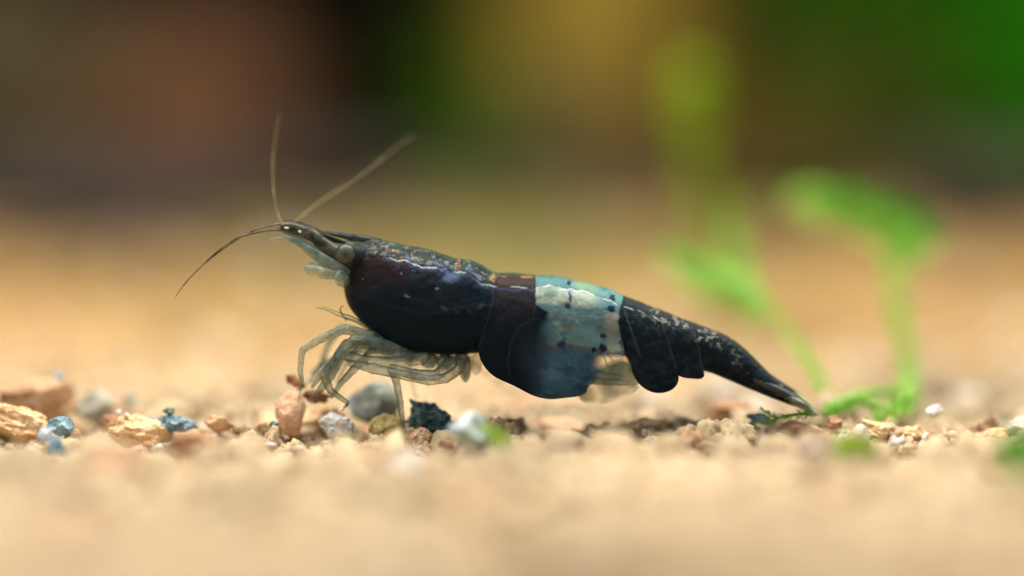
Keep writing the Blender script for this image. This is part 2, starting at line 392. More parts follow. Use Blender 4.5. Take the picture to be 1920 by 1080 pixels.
# ------------------------------------------------------------------ moss
MOSS = leaf_mat("moss_leaf", L4(124, 186, 56), L4(180, 220, 108), 0.55)
MOSS_D = leaf_mat("moss_leaf_dark", L4(90, 160, 50), L4(150, 206, 80), 0.5)
MOSS_Y = leaf_mat("moss_leaf_olive", L4(136, 172, 34), L4(176, 206, 60), 0.5)
def moss(paths, label, mat=MOSS, name="moss_plant", group=None, catg="moss", seed=0):
    """paths: list of (points [(px,py,Y)], leaf length px, leaves per 100px, stem radius px); a stem with whorls of tiny leaves"""
    g = np.random.default_rng(seed + 50)
    root = obj(name, None, label=label, cat_=catg, group=group or ('moss growing on the gravel' if name == 'moss_plant' else 'moss runners on the gravel'))
    root.location = P(*paths[0][0][0])
    o0 = np.array(root.location)
    st = MB(); LV = []; LF = []; n = 0
    for pts, ll, dens, sr in paths:
        W3 = np.array([P(*p) for p in cat(pts, 10)]) - o0
        st.add(*tube_vf(W3, np.linspace(sr, sr * 0.5, len(W3)) * PXU, 6))
        seg = np.linalg.norm(np.diff(W3, axis=0), axis=1); total = seg.sum(); cum = np.concatenate([[0], np.cumsum(seg)])
        cnt = int(total * 480 / 100 * dens)
        for k in range(cnt):
            s = total * (k + g.random()) / cnt
            p = np.array([np.interp(s, cum, W3[:, i]) for i in range(3)])
            p2 = np.array([np.interp(min(total, s + 0.02), cum, W3[:, i]) for i in range(3)])
            T = p2 - p; T = T / (np.linalg.norm(T) + 1e-9) if np.linalg.norm(T) > 1e-7 else np.array([0, 0, 1.0])
            a = g.normal(size=3); a -= T * a.dot(T); a /= np.linalg.norm(a)
            fade = 1 - 0.5 * (s / total) ** 3
            Ln = ll * PXU * g.uniform(0.55, 1.15) * fade; d = T * g.uniform(0.45, 0.9) + a; d /= np.linalg.norm(d)
            sd = np.cross(d, T); sd /= np.linalg.norm(sd) + 1e-9; w = Ln * 0.19
            tip = p + d * Ln + T * Ln * 0.25
            up = np.cross(sd, d) * w * 0.35
            LV += [p, p + d * Ln * 0.45 + sd * w, tip, p + d * Ln * 0.45 - sd * w, p + d * Ln * 0.45 + up]
            LF += [[n, n + 1, n + 4], [n + 1, n + 2, n + 4], [n + 2, n + 3, n + 4], [n + 3, n, n + 4]]; n += 5
    obj("stem", st.mesh("stem", MOSS_D if mat is MOSS else mat), root)
    obj("foliage", mesh_np("foliage", np.array(LV), np.array(LF), mat), root, kind="stuff")
    return root
moss([([(1560, 780, 0.5), (1548, 740, 0.7), (1505, 660, 1.0), (1440, 580, 1.3)], 22, 60, 4),
      ([(1440, 580, 1.3), (1380, 550, 1.6), (1320, 530, 1.9), (1280, 505, 2.1), (1243, 465, 2.3)], 48, 30, 2.5),
      ([(1400, 560, 1.5), (1340, 520, 1.9), (1290, 500, 2.3)], 56, 20, 2.5),
      ([(1410, 565, 1.5), (1390, 500, 2.4), (1370, 440, 3.0), (1400, 385, 3.3), (1440, 350, 3.3)], 40, 12, 2)],
     "bright green moss stem leaning left and up from beside the shrimp's tail tip", seed=1)
moss([([(1680, 780, 0.6), (1702, 740, 0.9), (1700, 660, 1.4)], 36, 80, 5),
      ([(1700, 660, 1.4), (1680, 560, 1.9), (1668, 480, 2.2), (1690, 430, 2.4)], 30, 50, 3),
      ([(1668, 500, 2.2), (1722, 445, 2.4), (1650, 408, 2.4), (1560, 382, 2.5), (1490, 375, 2.7)], 64, 70, 3),
      ([(1735, 455, 2.4), (1640, 430, 2.4), (1530, 395, 2.5)], 60, 80, 3)],
     "tall bright green moss stem arching over to the left, thick at its top", seed=2)
moss([([(1390, 640, 5.0), (1350, 480, 5.0), (1310, 330, 5.0), (1300, 220, 5.0), (1300, 150, 5.0)], 60, 90, 10),
      ([(1302, 280, 5.0), (1300, 130, 5.0)], 80, 240, 10)],
     "faint upright olive green moss stem furthest back of the moss", mat=MOSS_Y, seed=3)
moss([([(1545, 775, 0.15), (1600, 752, 0.3), (1650, 765, 0.3), (1700, 775, 0.4)], 24, 60, 4),
      ([(1560, 765, 0.3), (1610, 745, 0.5), (1680, 735, 0.7), (1715, 750, 0.7)], 22, 70, 4),
      ([(1640, 795, 0.1), (1680, 765, 0.2), (1712, 740, 0.4)], 30, 60, 4)],
     "green moss runner creeping over the gravel right of the tail tip", name="moss_runner", seed=4)
moss([([(1530, 778, -0.02), (1490, 777, -0.03), (1455, 782, -0.03), (1425, 765, -0.02)], 16, 60, 3),
      ([(1460, 782, -0.03), (1440, 790, -0.04), (1415, 792, -0.04)], 14, 40, 2)],
     "small sharp green moss sprig lying under the shrimp's tail tip", mat=MOSS_D, name="moss_runner", seed=5)
moss([([(1010, 800, 0.7), (1060, 780, 0.75), (1100, 770, 0.75), (1122, 752, 0.75)], 24, 50, 4)],
     "blurred green moss sprig on the gravel below the shrimp's middle", name="moss_runner", seed=6)
moss([([(960, 845, -0.9), (935, 820, -0.8), (905, 800, -0.7)], 24, 60, 4)],
     "green moss wisp beside the blue grey stone in front of the shrimp", name="moss_runner", mat=MOSS_Y, seed=7)
moss([([(1960, 900, -1.8), (1920, 860, -1.7), (1890, 830, -1.6)], 50, 90, 5), ([(1960, 840, -1.6), (1910, 870, -1.7)], 50, 90, 5)],
     "blurred dark green moss tuft at the right edge in the foreground", name="moss_runner", mat=MOSS_D, seed=8)
moss([([(1640, 850, -1.1), (1600, 830, -1.0), (1570, 845, -1.1)], 34, 50, 4)],
     "blurred olive moss wisp in front of the moss stems", name="moss_runner", mat=MOSS_Y, seed=9)
moss([([(1760, 700, 3.2), (1830, 735, 3.0), (1930, 745, 3.0)], 40, 60, 5)],
     "blurred olive moss strand on the gravel right of the tall moss stem", name="moss_runner", mat=MOSS_Y, seed=10)

# ------------------------------------------------------------------ stones that can be told apart
def pebble(px, py, Y, rx, rz, cols, label, seed, ry=None, tilt=0.0, sub=4, rough=0.75, bump=0.7, ang=0.4, fine=0.12, cuts=7, scale=10, catg="pebble", name="pebble", contrast=0.15, bs_=30, bd=0.012):
    V, F = rockify(sub, seed, ang + (0.25 if ang > 0.2 else 0.1), fine + (0.07 if ang > 0.2 else 0.02), cuts + (3 if ang > 0.2 else 0), pit=0.03 if ang < 0.2 else 0.07)
    V = V - (V.max(0) + V.min(0)) / 2; V = V / V.max(0) * [rx * PXU * 1.0, (ry or min(rx, rz)) * PXU, rz * PXU]
    c, s = math.cos(tilt), math.sin(tilt)
    V = np.stack([V[:, 0] * c - V[:, 2] * s, V[:, 1], V[:, 0] * s + V[:, 2] * c], -1)
    py += 0.22 * rz
    if abs(Y) < 0.6: EXC.append((P(px, py, Y)[0], Y, rx * PXU))
    m = stone_mat(name + "_surface", cols, scale=scale, bump=bump, bdist=bd, bscale=bs_, rough=rough, contrast=contrast)
    return obj(name, mesh_np(name, V, F, m), label=label, cat_=catg, group='odd stones lying on the gravel' if name == 'pebble' else 'rusty debris by the front claws', loc=P(px, py, Y))
TAN = [L4(172, 122, 82), L4(222, 182, 132), L4(232, 202, 158)]
BLU = [L4(44, 70, 84), L4(106, 140, 156), L4(176, 200, 206)]
GRY = [L4(96, 96, 90), L4(150, 148, 132), L4(178, 170, 146)]
PNK = [L4(184, 134, 106), L4(214, 170, 134), L4(224, 188, 152)]
WHT = [L4(150, 150, 150), L4(214, 212, 204), L4(232, 222, 206)]
YEL = [L4(120, 96, 60), L4(214, 190, 120), L4(226, 204, 140)]
TEAL = [L4(14, 30, 34), L4(58, 92, 94), L4(140, 176, 172)]
BRN = [L4(92, 60, 38), L4(150, 108, 74), L4(188, 146, 104)]
pebble(70, 742, 0.35, 78, 46, [L4(120, 84, 60), L4(186, 146, 108), L4(216, 180, 138)], "large rough brown stone at the left edge", 41, tilt=-0.05, sub=5)
pebble(110, 704, 0.35, 12, 9, BLU, "tiny blue grey chip on top of the large brown stone", 42)
pebble(35, 790, 0.0, 75, 38, TAN, "flat tan stone leaning below the large brown stone at left", 43, tilt=-0.25, sub=5)
pebble(178, 758, 0.45, 42, 36, GRY, "dull olive grey stone right of the large brown stone", 44)
pebble(243, 748, 0.5, 12, 12, BLU, "small blue grey chip behind the tan stone", 45)
pebble(112, 795, -0.15, 26, 20, BLU, "pale blue pebble beneath the flat tan stone", 46, rough=0.4)
pebble(88, 815, -0.3, 17, 18, [L4(150, 160, 170), L4(190, 200, 206)], "lilac grey pebble left of the blurred teal sliver", 47)
pebble(106, 842, -0.45, 15, 30, BLU, "blurred teal sliver of stone standing below the pale blue pebble", 48)
pebble(258, 808, 0.0, 62, 40, TAN, "rounded tan stone left of the blue flake", 49, sub=5, tilt=-0.15)
pebble(206, 788, 0.05, 26, 18, BRN, "small rusty brown stone against the rounded tan stone", 50, tilt=0.5)
pebble(222, 772, 0.0, 7, 6, WHT, "tiny white crystal on the rounded tan stone", 51, rough=0.15)
pebble(238, 778, -0.03, 6, 5, WHT, "second tiny white crystal, right of the first", 52, rough=0.15)
pebble(322, 790, 0.0, 52, 17, BLU, "jagged bluish mineral flake lying at the left", 53, tilt=-0.22, fine=0.45, ang=0.7, sub=5, rough=0.3, bump=1.0, scale=22)
pebble(316, 770, 0.0, 12, 8, TEAL, "dark blue knob on the jagged bluish flake", 54, fine=0.4, rough=0.3)
pebble(412, 792, 0.0, 30, 17, [L4(120, 70, 46), L4(206, 158, 116), L4(226, 186, 142)], "small orange brown stone with a dark hollow, between flake and pink stone", 55, tilt=-0.3)
pebble(444, 806, -0.02, 9, 8, BRN, "tiny dark red brown chip right of the orange brown stone", 56)
pebble(468, 824, -0.35, 11, 20, BLU, "blurred upright grey blue chip", 57)
pebble(362, 830, -0.5, 55, 26, BRN, "blurred brown stone in front of the orange brown stone", 58)
pebble(545, 764, -0.02, 30, 50, PNK, "upright pinkish stone under the shrimp's front legs", 59, sub=5, tilt=0.12, cuts=5, ang=0.12, fine=0.04)
pebble(502, 800, 0.0, 28, 15, TAN, "little tan stone left of the upright pinkish stone", 60)
pebble(513, 794, -0.05, 9, 6, TEAL, "tiny dark teal chip against the pinkish stone", 61, rough=0.3)
pebble(554, 714, 0.05, 22, 11, [L4(66, 34, 22), L4(150, 96, 56), L4(196, 160, 110)], "crumb of rusty brown debris held at the shrimp's front claws", 62, fine=0.4, tilt=-0.5, sub=4, name="debris_crumb", catg="debris")
pebble(592, 741, 0.05, 30, 13, [L4(90, 44, 26), L4(166, 116, 68)], "rusty crumb lying below the front claws", 63, fine=0.35, tilt=-0.1, name="debris_crumb", catg="debris")
pebble(600, 775, 0.12, 50, 24, TAN, "tan stone behind the pinkish stone", 64, tilt=0.2)
pebble(701, 746, 0.22, 52, 42, [L4(84, 94, 100), L4(140, 148, 142), L4(164, 172, 146)], "smooth egg shaped blue grey pebble under the shrimp's legs", 65, sub=5, ang=0.15, fine=0.04, cuts=2, tilt=-0.1, bump=0.3)
pebble(630, 796, -0.02, 35, 27, WHT, "whitish rounded stone in front of the egg shaped pebble", 66, sub=5, tilt=-0.2)
pebble(725, 792, -0.02, 38, 24, YEL, "yellowish speckled stone right of the whitish stone", 67, sub=5, tilt=0.35, scale=22)
pebble(806, 776, -0.02, 47, 36, [L4(30, 52, 56), L4(84, 122, 122), L4(178, 206, 198)], "dark teal crystalline stone with a glittering pitted face", 68, sub=5, fine=0.4, ang=0.5, rough=0.22, bump=1.0, scale=30, contrast=0.22, bs_=34, bd=0.03)
pebble(828, 808, -0.05, 19, 24, [L4(30, 52, 56), L4(84, 122, 122), L4(178, 206, 198)], "small dark crystalline stone at the lower right of the teal stone", 69, sub=4, fine=0.4, rough=0.22, bump=1.0, scale=30)
pebble(785, 815, -0.1, 28, 20, PNK, "peach coloured stone in front of the dark teal stone", 70, sub=5)
pebble(882, 800, -0.55, 42, 34, [L4(130, 144, 150), L4(176, 188, 188), L4(150, 170, 140)], "blurred pale blue grey stone right of the dark teal stone", 71, sub=4)
pebble(1350, 770, 0.35, 62, 26, BRN, "blurred brown slanting stone below the shrimp's tail", 72, tilt=0.35)
pebble(1200, 795, 0.0, 40, 14, TAN, "low tan stone under the black rear lobe", 73, tilt=0.25)
pebble(1250, 800, 0.15, 22, 13, TAN, "small tan stone below the tail root", 74, tilt=-0.3)
pebble(1425, 782, 0.03, 28, 11, BLU, "thin blue grey splinter under the moss sprig", 75, tilt=-0.2, fine=0.3)
pebble(1565, 790, -0.02, 16, 14, BRN, "small brown nub between sprig and runner", 76)
pebble(1645, 808, -0.02, 48, 24, TAN, "rounded tan stone below the moss runner", 77, sub=5, tilt=-0.15)
pebble(1705, 815, -0.02, 34, 22, TAN, "pale layered stone right of the rounded tan stone", 78, sub=5, tilt=0.2)
pebble(1752, 768, 0.05, 18, 14, WHT, "small whitish nugget right of the tall moss stem", 79, sub=4)
pebble(1868, 820, -0.03, 44, 26, TAN, "angular tan stone with a dark notch near the right edge", 80, sub=5, tilt=-0.3, cuts=10)
pebble(1500, 800, 0.0, 45, 18, PNK, "orange tinted stone below the tail tip", 81)
pebble(1040, 800, 0.3, 60, 22, PNK, "blurred peach stone in front of the middle of the shrimp", 82)
pebble(1545, 845, -0.8, 46, 30, [L4(130, 110, 104), L4(190, 166, 150)], "blurred mauve grey stone in the right foreground", 83)

grains("gravel", -0.32, 0.45, 0.102, 0.05, 0.115, 4, "tan clay gravel in the sharp strip under the shrimp", seed=14, margin=0.6)
grains("gravel", -0.4, 0.5, 0.115, 0.055, 0.12, 2, "tan gravel beside the sharp strip", seed=44, margin=1.3, inner=0.62)
grains("gravel", -0.12, 0.35, 0.21, 0.10, 0.16, 4, "larger broken tan stones standing out of the sharp strip", seed=37, keep=0.7, lift=-0.03)
grains("gravel", -0.35, 0.3, 0.05, 0.012, 0.035, 2, "fine pale grit between the sharp stones under the shrimp", seed=12, lift=0.045, keep=0.8, margin=0.6)
grains("gravel", 0.45, 1.7, 0.115, 0.055, 0.13, 3, "tan gravel right behind the sharp strip", seed=6)
grains("gravel", -1.6, -0.32, 0.115, 0.055, 0.13, 2, "tan gravel right in front of the sharp strip", seed=8)
grains("gravel", -6.2, -1.6, 0.13, 0.06, 0.14, 2, "blurred peach coloured gravel in the foreground below the shrimp", seed=3)
grains("gravel", 1.7, 7.0, 0.14, 0.06, 0.14, 2, "blurred tan gravel just behind the shrimp", seed=4)
grains("gravel", 7.0, 26.5, 0.26, 0.10, 0.2, 1, "soft ochre gravel far behind reaching the dark rocks", seed=5, lift=0.02)

# ------------------------------------------------------------------ the shrimp
SHELL = shell_mat("shrimp_shell")
CLEAR = clear_mat("leg_chitin", L4(134, 152, 140), L4(206, 208, 184), 0.42, 14, glassy=True)
CLEAR_T = clear_mat("teal_chitin", L4(96, 132, 130), L4(180, 192, 174), 0.46, 10, glassy=True)
THIN = clear_mat("faint_chitin", L4(150, 150, 120), L4(190, 180, 140), 0.25, 10)
HORN = clear_mat("antenna_horn", L4(70, 56, 52), L4(140, 124, 96), 0.80, 8)
HORN_P = clear_mat("antenna_horn_pale", L4(120, 106, 72), L4(164, 148, 108), 0.5, 8)
DARK, nt_, bs_n, _o = newmat("dark_horn"); bs_n.inputs['Base Color'].default_value = L4(16, 30, 36); bs_n.inputs['Roughness'].default_value = 0.6; bs_n.inputs['Specular IOR Level'].default_value = 0.2
bumpify(nt_, bs_n, 60, 0.3, 0.004)

LINE = np.array([(712, 478), (735, 481), (745, 485), (760, 484), (780, 494), (800, 497), (820, 498), (838, 500), (855, 508), (872, 507), (884, 512), (893, 520), (905, 530), (930, 533),
                 (960, 535), (1003, 535), (1035, 533), (1065, 540), (1100, 546), (1120, 553), (1145, 562), (1165, 571), (1185, 577), (1215, 588), (1240, 600), (1265, 602), (1300, 615), (1320, 622)], float)
LY = curve(LINE)
def seg_dist(px, py, pts):
    d = np.full(px.shape, 1e9)
    for a, b in zip(pts[:-1], pts[1:]):
        a = np.array(a, float); b = np.array(b, float); ab = b - a
        t = np.clip(((px - a[0]) * ab[0] + (py - a[1]) * ab[1]) / (ab @ ab), 0, 1)
        d = np.minimum(d, np.hypot(px - a[0] - t * ab[0], py - a[1] - t * ab[1]))
    return d
SPOTS = [(1067, 528, 4.5), (1063, 569, 5.5), (1146, 556, 6.5), (1144, 575, 7), (1129, 625, 6), (1128, 648, 8), (1053, 640, 8), (1163, 640, 5), (1151, 715, 4), (1112, 650, 5)]
def mix(c, d, t):
    t = np.asarray(t)[..., None]; return c * (1 - t) + lin(d) * t
def pigment(px, py, lobe=0):
    """pigment of the shell by place on the animal. Returns rgb + density"""
    n1 = fbm(px / 38, py / 30, 1, 4); n2 = fbm(px / 11, py / 9, 2, 4); n3 = fbm(px / 5, py / 4, 3, 3)
    ly = LY(px); up = ly - py                       # > 0 above the pale line
    c = np.broadcast_to(lin([5, 20, 31]), px.shape + (3,)).copy()
    # reddish brown shoulder of the carapace
    c = mix(c, [44, 25, 24], 0.6 * sst(90, 10, py - ly) * sst(560, 700, px + n1 * 60) * sst(860, 740, px + n1 * 80))
    c = mix(c, [40, 36, 36], 0.5 * sst(0.5, 0.7, n1) * sst(930, 780, px) * sst(120, 0, py - ly))
    # first tail segment
    s1 = sst(922, 930, px + (py - 520) * 0.12) * sst(1008, 1000, px)
    c = mix(c, [34, 31, 34], s1 * sst(640, 540, py) * 0.7)
    c = mix(c, [48, 32, 30], s1 * sst(0, 6, up) * 0.9)
    # back of the carapace above the line: olive with bright and dark flecks
    bk = sst(1, 6, up) * sst(930, 900, px)
    c = mix(c, [40, 50, 42], bk * 0.8)
    c = mix(c, [158, 134, 98], bk * sst(0.46, 0.74, fbm(px / 15, py / 5, 8, 4)) * sst(880, 740, px) * 0.7)
    c = mix(c, [96, 46, 28], bk * sst(0.52, 0.62, fbm(px / 14, py / 7, 12, 3)) * sst(840, 700, px) * 0.7)
    c = mix(c, [22, 28, 26], bk * sst(0.52, 0.60, fbm(px / 12, py / 8, 5, 3)) * 0.8)
    c = mix(c, [190, 112, 50], sst(7, 0, np.hypot((px - 861) * 1.2, (py - 494) * 0.6) + 20 * (n3 - 0.45)) * 0.6)
    c = mix(c, [140, 116, 74], sst(9, 1, np.hypot((px - 925) * 0.7, (py - 517)) + 10 * (n3 - 0.5)) * 0.8)
    c = mix(c, [140, 104, 70], sst(0.5, 0.7, n2) * s1 * sst(14, 18, up) * sst(6, 2, np.abs(py - 520)) * 0.9)
    c = mix(c, [150, 156, 150], bk * sst(0.60, 0.70, fbm(px / 5, py / 4, 71, 3)) * 0.28)
    c = mix(c, [90, 110, 160], sst(0.56, 0.68, fbm(px / 9, py / 5, 73, 3)) * sst(1, 4, up) * sst(16, 8, up) * sst(930, 900, px) * 0.4)
    # bluish glints under the line
    c = mix(c, [66, 86, 120], sst(0.58, 0.76, fbm(px / 10, py / 7, 21, 3)) * sst(16, 2, np.abs(up + 4)) * sst(735, 760, px) * sst(905, 880, px) * 0.9)
    c = mix(c, [66, 82, 112], sst(14, 2, np.hypot((px - 845) * 0.6, py - 516) + 12 * (n3 - 0.5)) * 0.85)
    # small pale scratches
    for (sx, sy, r) in ((818, 538, 3), (845, 556, 2), (765, 550, 4), (824, 535, 2), (757, 508, 0.5), (683, 520, 0.5)):
        c = mix(c, [130, 128, 118], sst(r, r * 0.1, np.hypot((px - sx) * 0.5, (py - sy) * 1.2) + 11 * (n3 - 0.45)) * 0.7)
    arc = seg_dist(px, py, [(830, 570), (860, 580), (890, 578), (915, 560)])
    c = mix(c, [70, 70, 72], sst(6, 0, arc) * sst(0.35, 0.7, n2) * 0.7)
    # the pale saddle
    wav = 6 * (n2 - 0.5)
    left = np.where(py < 566, 1003.5 + 3 * (n2 - 0.5), np.where(py < 580, 1003.5 + (py - 566) * 1.6, 1026 - (py - 580) * 0.10 + wav * 3))
    right = np.interp(py, [540, 556, 575, 600, 640, 662, 680], [1172, 1168, 1160, 1157, 1164, 1172, 1182]) + wav * 0.8
    soft = 1.2 + 4 * sst(563, 568, py) + 28 * sst(575, 620, py)
    sad = np.clip((px - left) / soft + 0.5, 0, 1) * sst(right + 3, right - 3, px)
    s = np.broadcast_to(lin([98, 140, 144]), px.shape + (3,)).copy()
    s = mix(s, [112, 158, 150], sst(0, 4, up)); s = mix(s, [60, 120, 110], sst(0.45, 0.7, n2) * sst(0, 5, up) * 0.6)
    s = mix(s, [150, 176, 128], sst(1068, 1085, px) * sst(1130, 1100, px) * sst(0, 5, up) * 0.6)
    m_ = sst(-2, 2, -up) * sst(568, 556, py - (px - 1003) * 0.10) * sst(1140, 1100, px)
    s = mix(s, [190, 206, 184], m_ * 0.9); s = mix(s, [150, 160, 110], m_ * sst(0.5, 0.7, n1 * 0.5 + n2 * 0.5) * 0.8)
    s = mix(s, [160, 178, 160], sst(0.35, 0.75, n2) * sst(560, 600, py) * sst(660, 620, py) * 0.7)
    s = mix(s, [196, 186, 166], sst(26, 6, np.hypot((px - 1146) * 1.2, (py - 607) * 0.7) + 14 * (n2 - .5)))
    s = mix(s, [180, 200, 176], sst(24, 8, np.hypot((px - 1150), (py - 640)) + 14 * (n2 - .5)) * 0.9)
    s = mix(s, [120, 168, 168], sst(40, 8, np.hypot((px - 1095) * 0.8, (py - 630)) + 24 * (n2 - .5)) * 0.8)
    s = mix(s, [84, 118, 140], sst(1050, 1015, px) * sst(575, 600, py) * 0.75)
    s = mix(s, [92, 126, 132], sst(0.5, 0.7, n1) * 0.5)
    s = mix(s, [20, 70, 120], sst(4, 1, np.abs(px - 1067 - (py - 545) * 0.05) + 4 * (n3 - .5)) * sst(540, 545, py) * sst(566, 560, py) * 0.8)
    yb = np.interp(px, [1020, 1055, 1110, 1135, 1172], [648, 641, 650, 655, 662])
    low = sst(-5, 6, py - yb + 5 * (n2 - .5))
    s = mix(s, [66, 104, 122], low * sst(1140, 1120, px) * 0.95)
    s = mix(s, [36, 60, 80], low * sst(0.45, 0.68, n1 * 0.7 + n2 * 0.3) * 0.7)
    s = mix(s, [96, 126, 140], low * sst(0.55, 0.75, fbm((px + py) / 40, (py - px * 0.3) / 7, 91, 3)) * 0.6)
    s = mix(s, [30, 48, 62], sst(715, 748, py + wav * 2) * 0.7)
    s = mix(s, [34, 54, 70], sst(1020, 985, px + wav * 3) * sst(640, 690, py) * 0.6)
    s = mix(s, [118, 84, 88], sst(4.5, 1.5, np.abs(py - yb)) * 0.7)
    for x0, y0, rr in SPOTS: s = mix(s, [10, 38, 78], sst(rr + 1.5, rr - 1.5, np.hypot(px - x0, (py - y0) * 1.1) + 6 * (n3 - .5) + 4 * (n2 - .5)) * 0.92)
    s = s ** 1.12 * (0.72 + 0.35 * sst(640, 665, py))[..., None] * np.array([0.93, 0.90, 1.0])
    c = c * (1 - sad[..., None]) + s * sad[..., None]
    # bluish lower side plate right of the dark one
    if lobe:
        pl = sst(965, 1010, px + (690 - py) * 0.25 + wav * 2) * sst(600, 700, py) * (1 - sad)
        c = mix(c, [44, 66, 84], pl * 0.55 * sst(1170, 1160, px))
    # speckles on the dark tail
    tl = sst(1163, 1172, px)
    topy = TOP(px)
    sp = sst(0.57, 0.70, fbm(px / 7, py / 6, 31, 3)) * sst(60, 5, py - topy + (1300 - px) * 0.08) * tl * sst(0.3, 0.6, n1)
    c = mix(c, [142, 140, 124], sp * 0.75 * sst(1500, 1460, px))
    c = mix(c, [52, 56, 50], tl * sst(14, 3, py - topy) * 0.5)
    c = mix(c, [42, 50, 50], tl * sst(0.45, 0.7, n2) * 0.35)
    edge = seg_dist(px, py, [(1168, 575), (1176, 600), (1190, 640), (1196, 660)])
    c = mix(c, [48, 56, 60], sst(3, 0.5, edge) * 0.7)
    for ed in ([(928, 537), (925, 560), (917, 590), (906, 622), (899, 648)], [(1003, 537), (1004, 568), (1000, 586)], [(1000, 592), (976, 606), (960, 632), (952, 668), (956, 700)], [(1240, 606), (1250, 640), (1264, 678)], [(1300, 622), (1308, 655), (1316, 690)]):
        c = mix(c, [50, 56, 60], sst(2.4, 0.3, seg_dist(px, py, ed)) * (0.25 + 0.45 * n2))
    # the pale line itself
    dl = np.abs(py - ly - 3 * (fbm(px / 9, py / 20, 41, 3) - 0.5) * 2) 
    st = np.interp(px, [705, 735, 780, 900, 925, 1000, 1010, 1120, 1200, 1320], [0, 0.75, 0.8, 0.5, 0.5, 0.5, 0.9, 0.85, 0.4, 0.1]) * (0.55 + 0.6 * n3)
    c = mix(c, [196, 204, 200], np.clip(sst(2.1, 0.5, dl) * st * sst(0.32, 0.62, fbm(px / 14, py / 14, 61, 3)) * sst(2.8, 0.6, dl - 1.2 * (n2 - 0.5)), 0, 1))
    c = mix(c, [60, 84, 150], np.clip(sst(3.5, 1.0, np.abs(py - ly - 4.5)) * st * sst(0.3, 0.65, n2), 0, 1) * 0.30 * sst(1180, 1100, px))
    # tail tip and faint lower edges
    den = np.ones(px.shape)
    tip = sst(1480, 1512, px + (py - 740) * 0.5)
    c = mix(c, [176, 184, 136], tip); den = den * (1 - 0.45 * tip)
    lowsad = sad * low * sst(1085, 1110, px)
    den = den * (1 - 0.16 * sad * sst(20, 40, py - topy))
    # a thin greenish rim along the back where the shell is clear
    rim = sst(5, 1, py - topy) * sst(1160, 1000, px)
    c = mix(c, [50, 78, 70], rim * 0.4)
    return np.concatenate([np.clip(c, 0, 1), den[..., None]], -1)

TOP = curve([(644, 533), (647, 512), (652, 498), (660, 482), (670, 466), (682, 454), (700, 448), (730, 454), (750, 459), (800, 468), (830, 478), (858, 487), (880, 488), (900, 496), (922, 510), (935, 513), (960, 512.5),
             (1003, 517), (1040, 518), (1060, 521), (1075, 526), (1100, 530), (1150, 545), (1165, 553), (1200, 566), (1220, 574), (1250, 585), (1265, 592), (1300, 605), (1321, 613), (1350, 624), (1363, 630), (1383, 643), (1402, 659),
             (1420, 677), (1443, 700), (1465, 715), (1484, 727), (1504, 741), (1530, 766)], 5)
BOT = curve([(644, 537), (647, 555), (652, 570), (660, 583), (672, 597), (700, 625), (720, 640), (740, 650), (780, 660), (830, 664), (870, 663), (905, 660), (950, 667), (1000, 672), (1060, 672), (1110, 662), (1150, 660), (1172, 668),
             (1190, 688), (1230, 694), (1290, 696), (1318, 695), (1336, 700), (1362, 711), (1402, 728), (1443, 745), (1484, 760), (1505, 768), (1524, 776), (1530, 779)], 5)
WID = curve([(644, 2), (647, 16), (652, 28), (660, 40), (680, 56), (720, 72), (780, 84), (860, 86), (920, 78), (960, 76), (1003, 76), (1060, 72), (1120, 66), (1165, 62), (1230, 56), (1300, 44), (1350, 36), (1400, 34), (1450, 34), (1500, 30), (1522, 18), (1528, 4)], 8)
def rim_step(px, py):
    """the carapace and each tail segment end in a small step over the next one"""
    e1 = np.interp(py, [505, 560, 600, 640, 665], [932, 926, 915, 902, 906])
    e2 = np.interp(py, [505, 566, 580, 700], [1003, 1003, 1000, 990])
    e3 = np.interp(py, [520, 560, 620, 680], [1075, 1068, 1090, 1110])
    e4 = np.interp(py, [550, 580, 640, 690], [1168, 1168, 1188, 1200])
    e5 = np.interp(py, [580, 620, 700], [1240, 1245, 1270])
    e6 = np.interp(py, [600, 640, 700], [1300, 1306, 1318])
    d = 0
    for e, h, l in ((e1, 4.5, 40), (e2, 1.6, 50), (e3, 1.5, 50), (e4, 2.0, 60), (e5, 1.8, 50), (e6, 1.8, 50)):
        d = d + h * sst(3, -1, px - e) * np.exp(-np.maximum(e - px, 0) / l)
    return d
def make_body(root):
    xs = np.unique(np.concatenate([644 + 46 * np.linspace(0, 1, 50) ** 1.6, np.linspace(690, 1528, 560)]))
    nt_ = 220; th = np.linspace(0, 2 * np.pi, nt_, endpoint=False)
    X, TH = np.meshgrid(xs, th, indexing='ij')
    tp, bt, wd = TOP(X), BOT(X), WID(X)
    mid = tp + (bt - tp) * 0.50; hh = (bt - tp) / 2
    s, c = np.sin(TH), np.cos(TH)
    py = mid - hh * s
    prof = np.sign(c) * np.abs(c) ** 0.62
    yy = -wd * prof
    yy = yy - np.sign(c) * rim_step(X, py) * np.abs(c) ** 0.5
    n = (fbm(X / 26, py / 22, 51, 3) - 0.5) * 5 * np.abs(c) ** 0.5
    # long furrows of the carapace sides
    f = -1.0 * sst(6, 0, np.abs(py - LY(X) - 2)) * sst(1200, 1100, X) + 2.0 * sst(9, 2, np.abs(py - np.interp(X, [690, 800, 900], [560, 590, 570]))) * sst(920, 850, X)
    yy = yy - np.sign(c) * (n + f * np.abs(c))
    V = PA(X, py, yy * PXU).reshape(-1, 3)
    F = [list(f_) for f_ in grid_faces(len(xs), nt_, True)]
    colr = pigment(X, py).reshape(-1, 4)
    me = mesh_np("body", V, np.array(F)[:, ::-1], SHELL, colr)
    return obj("body", me, root)
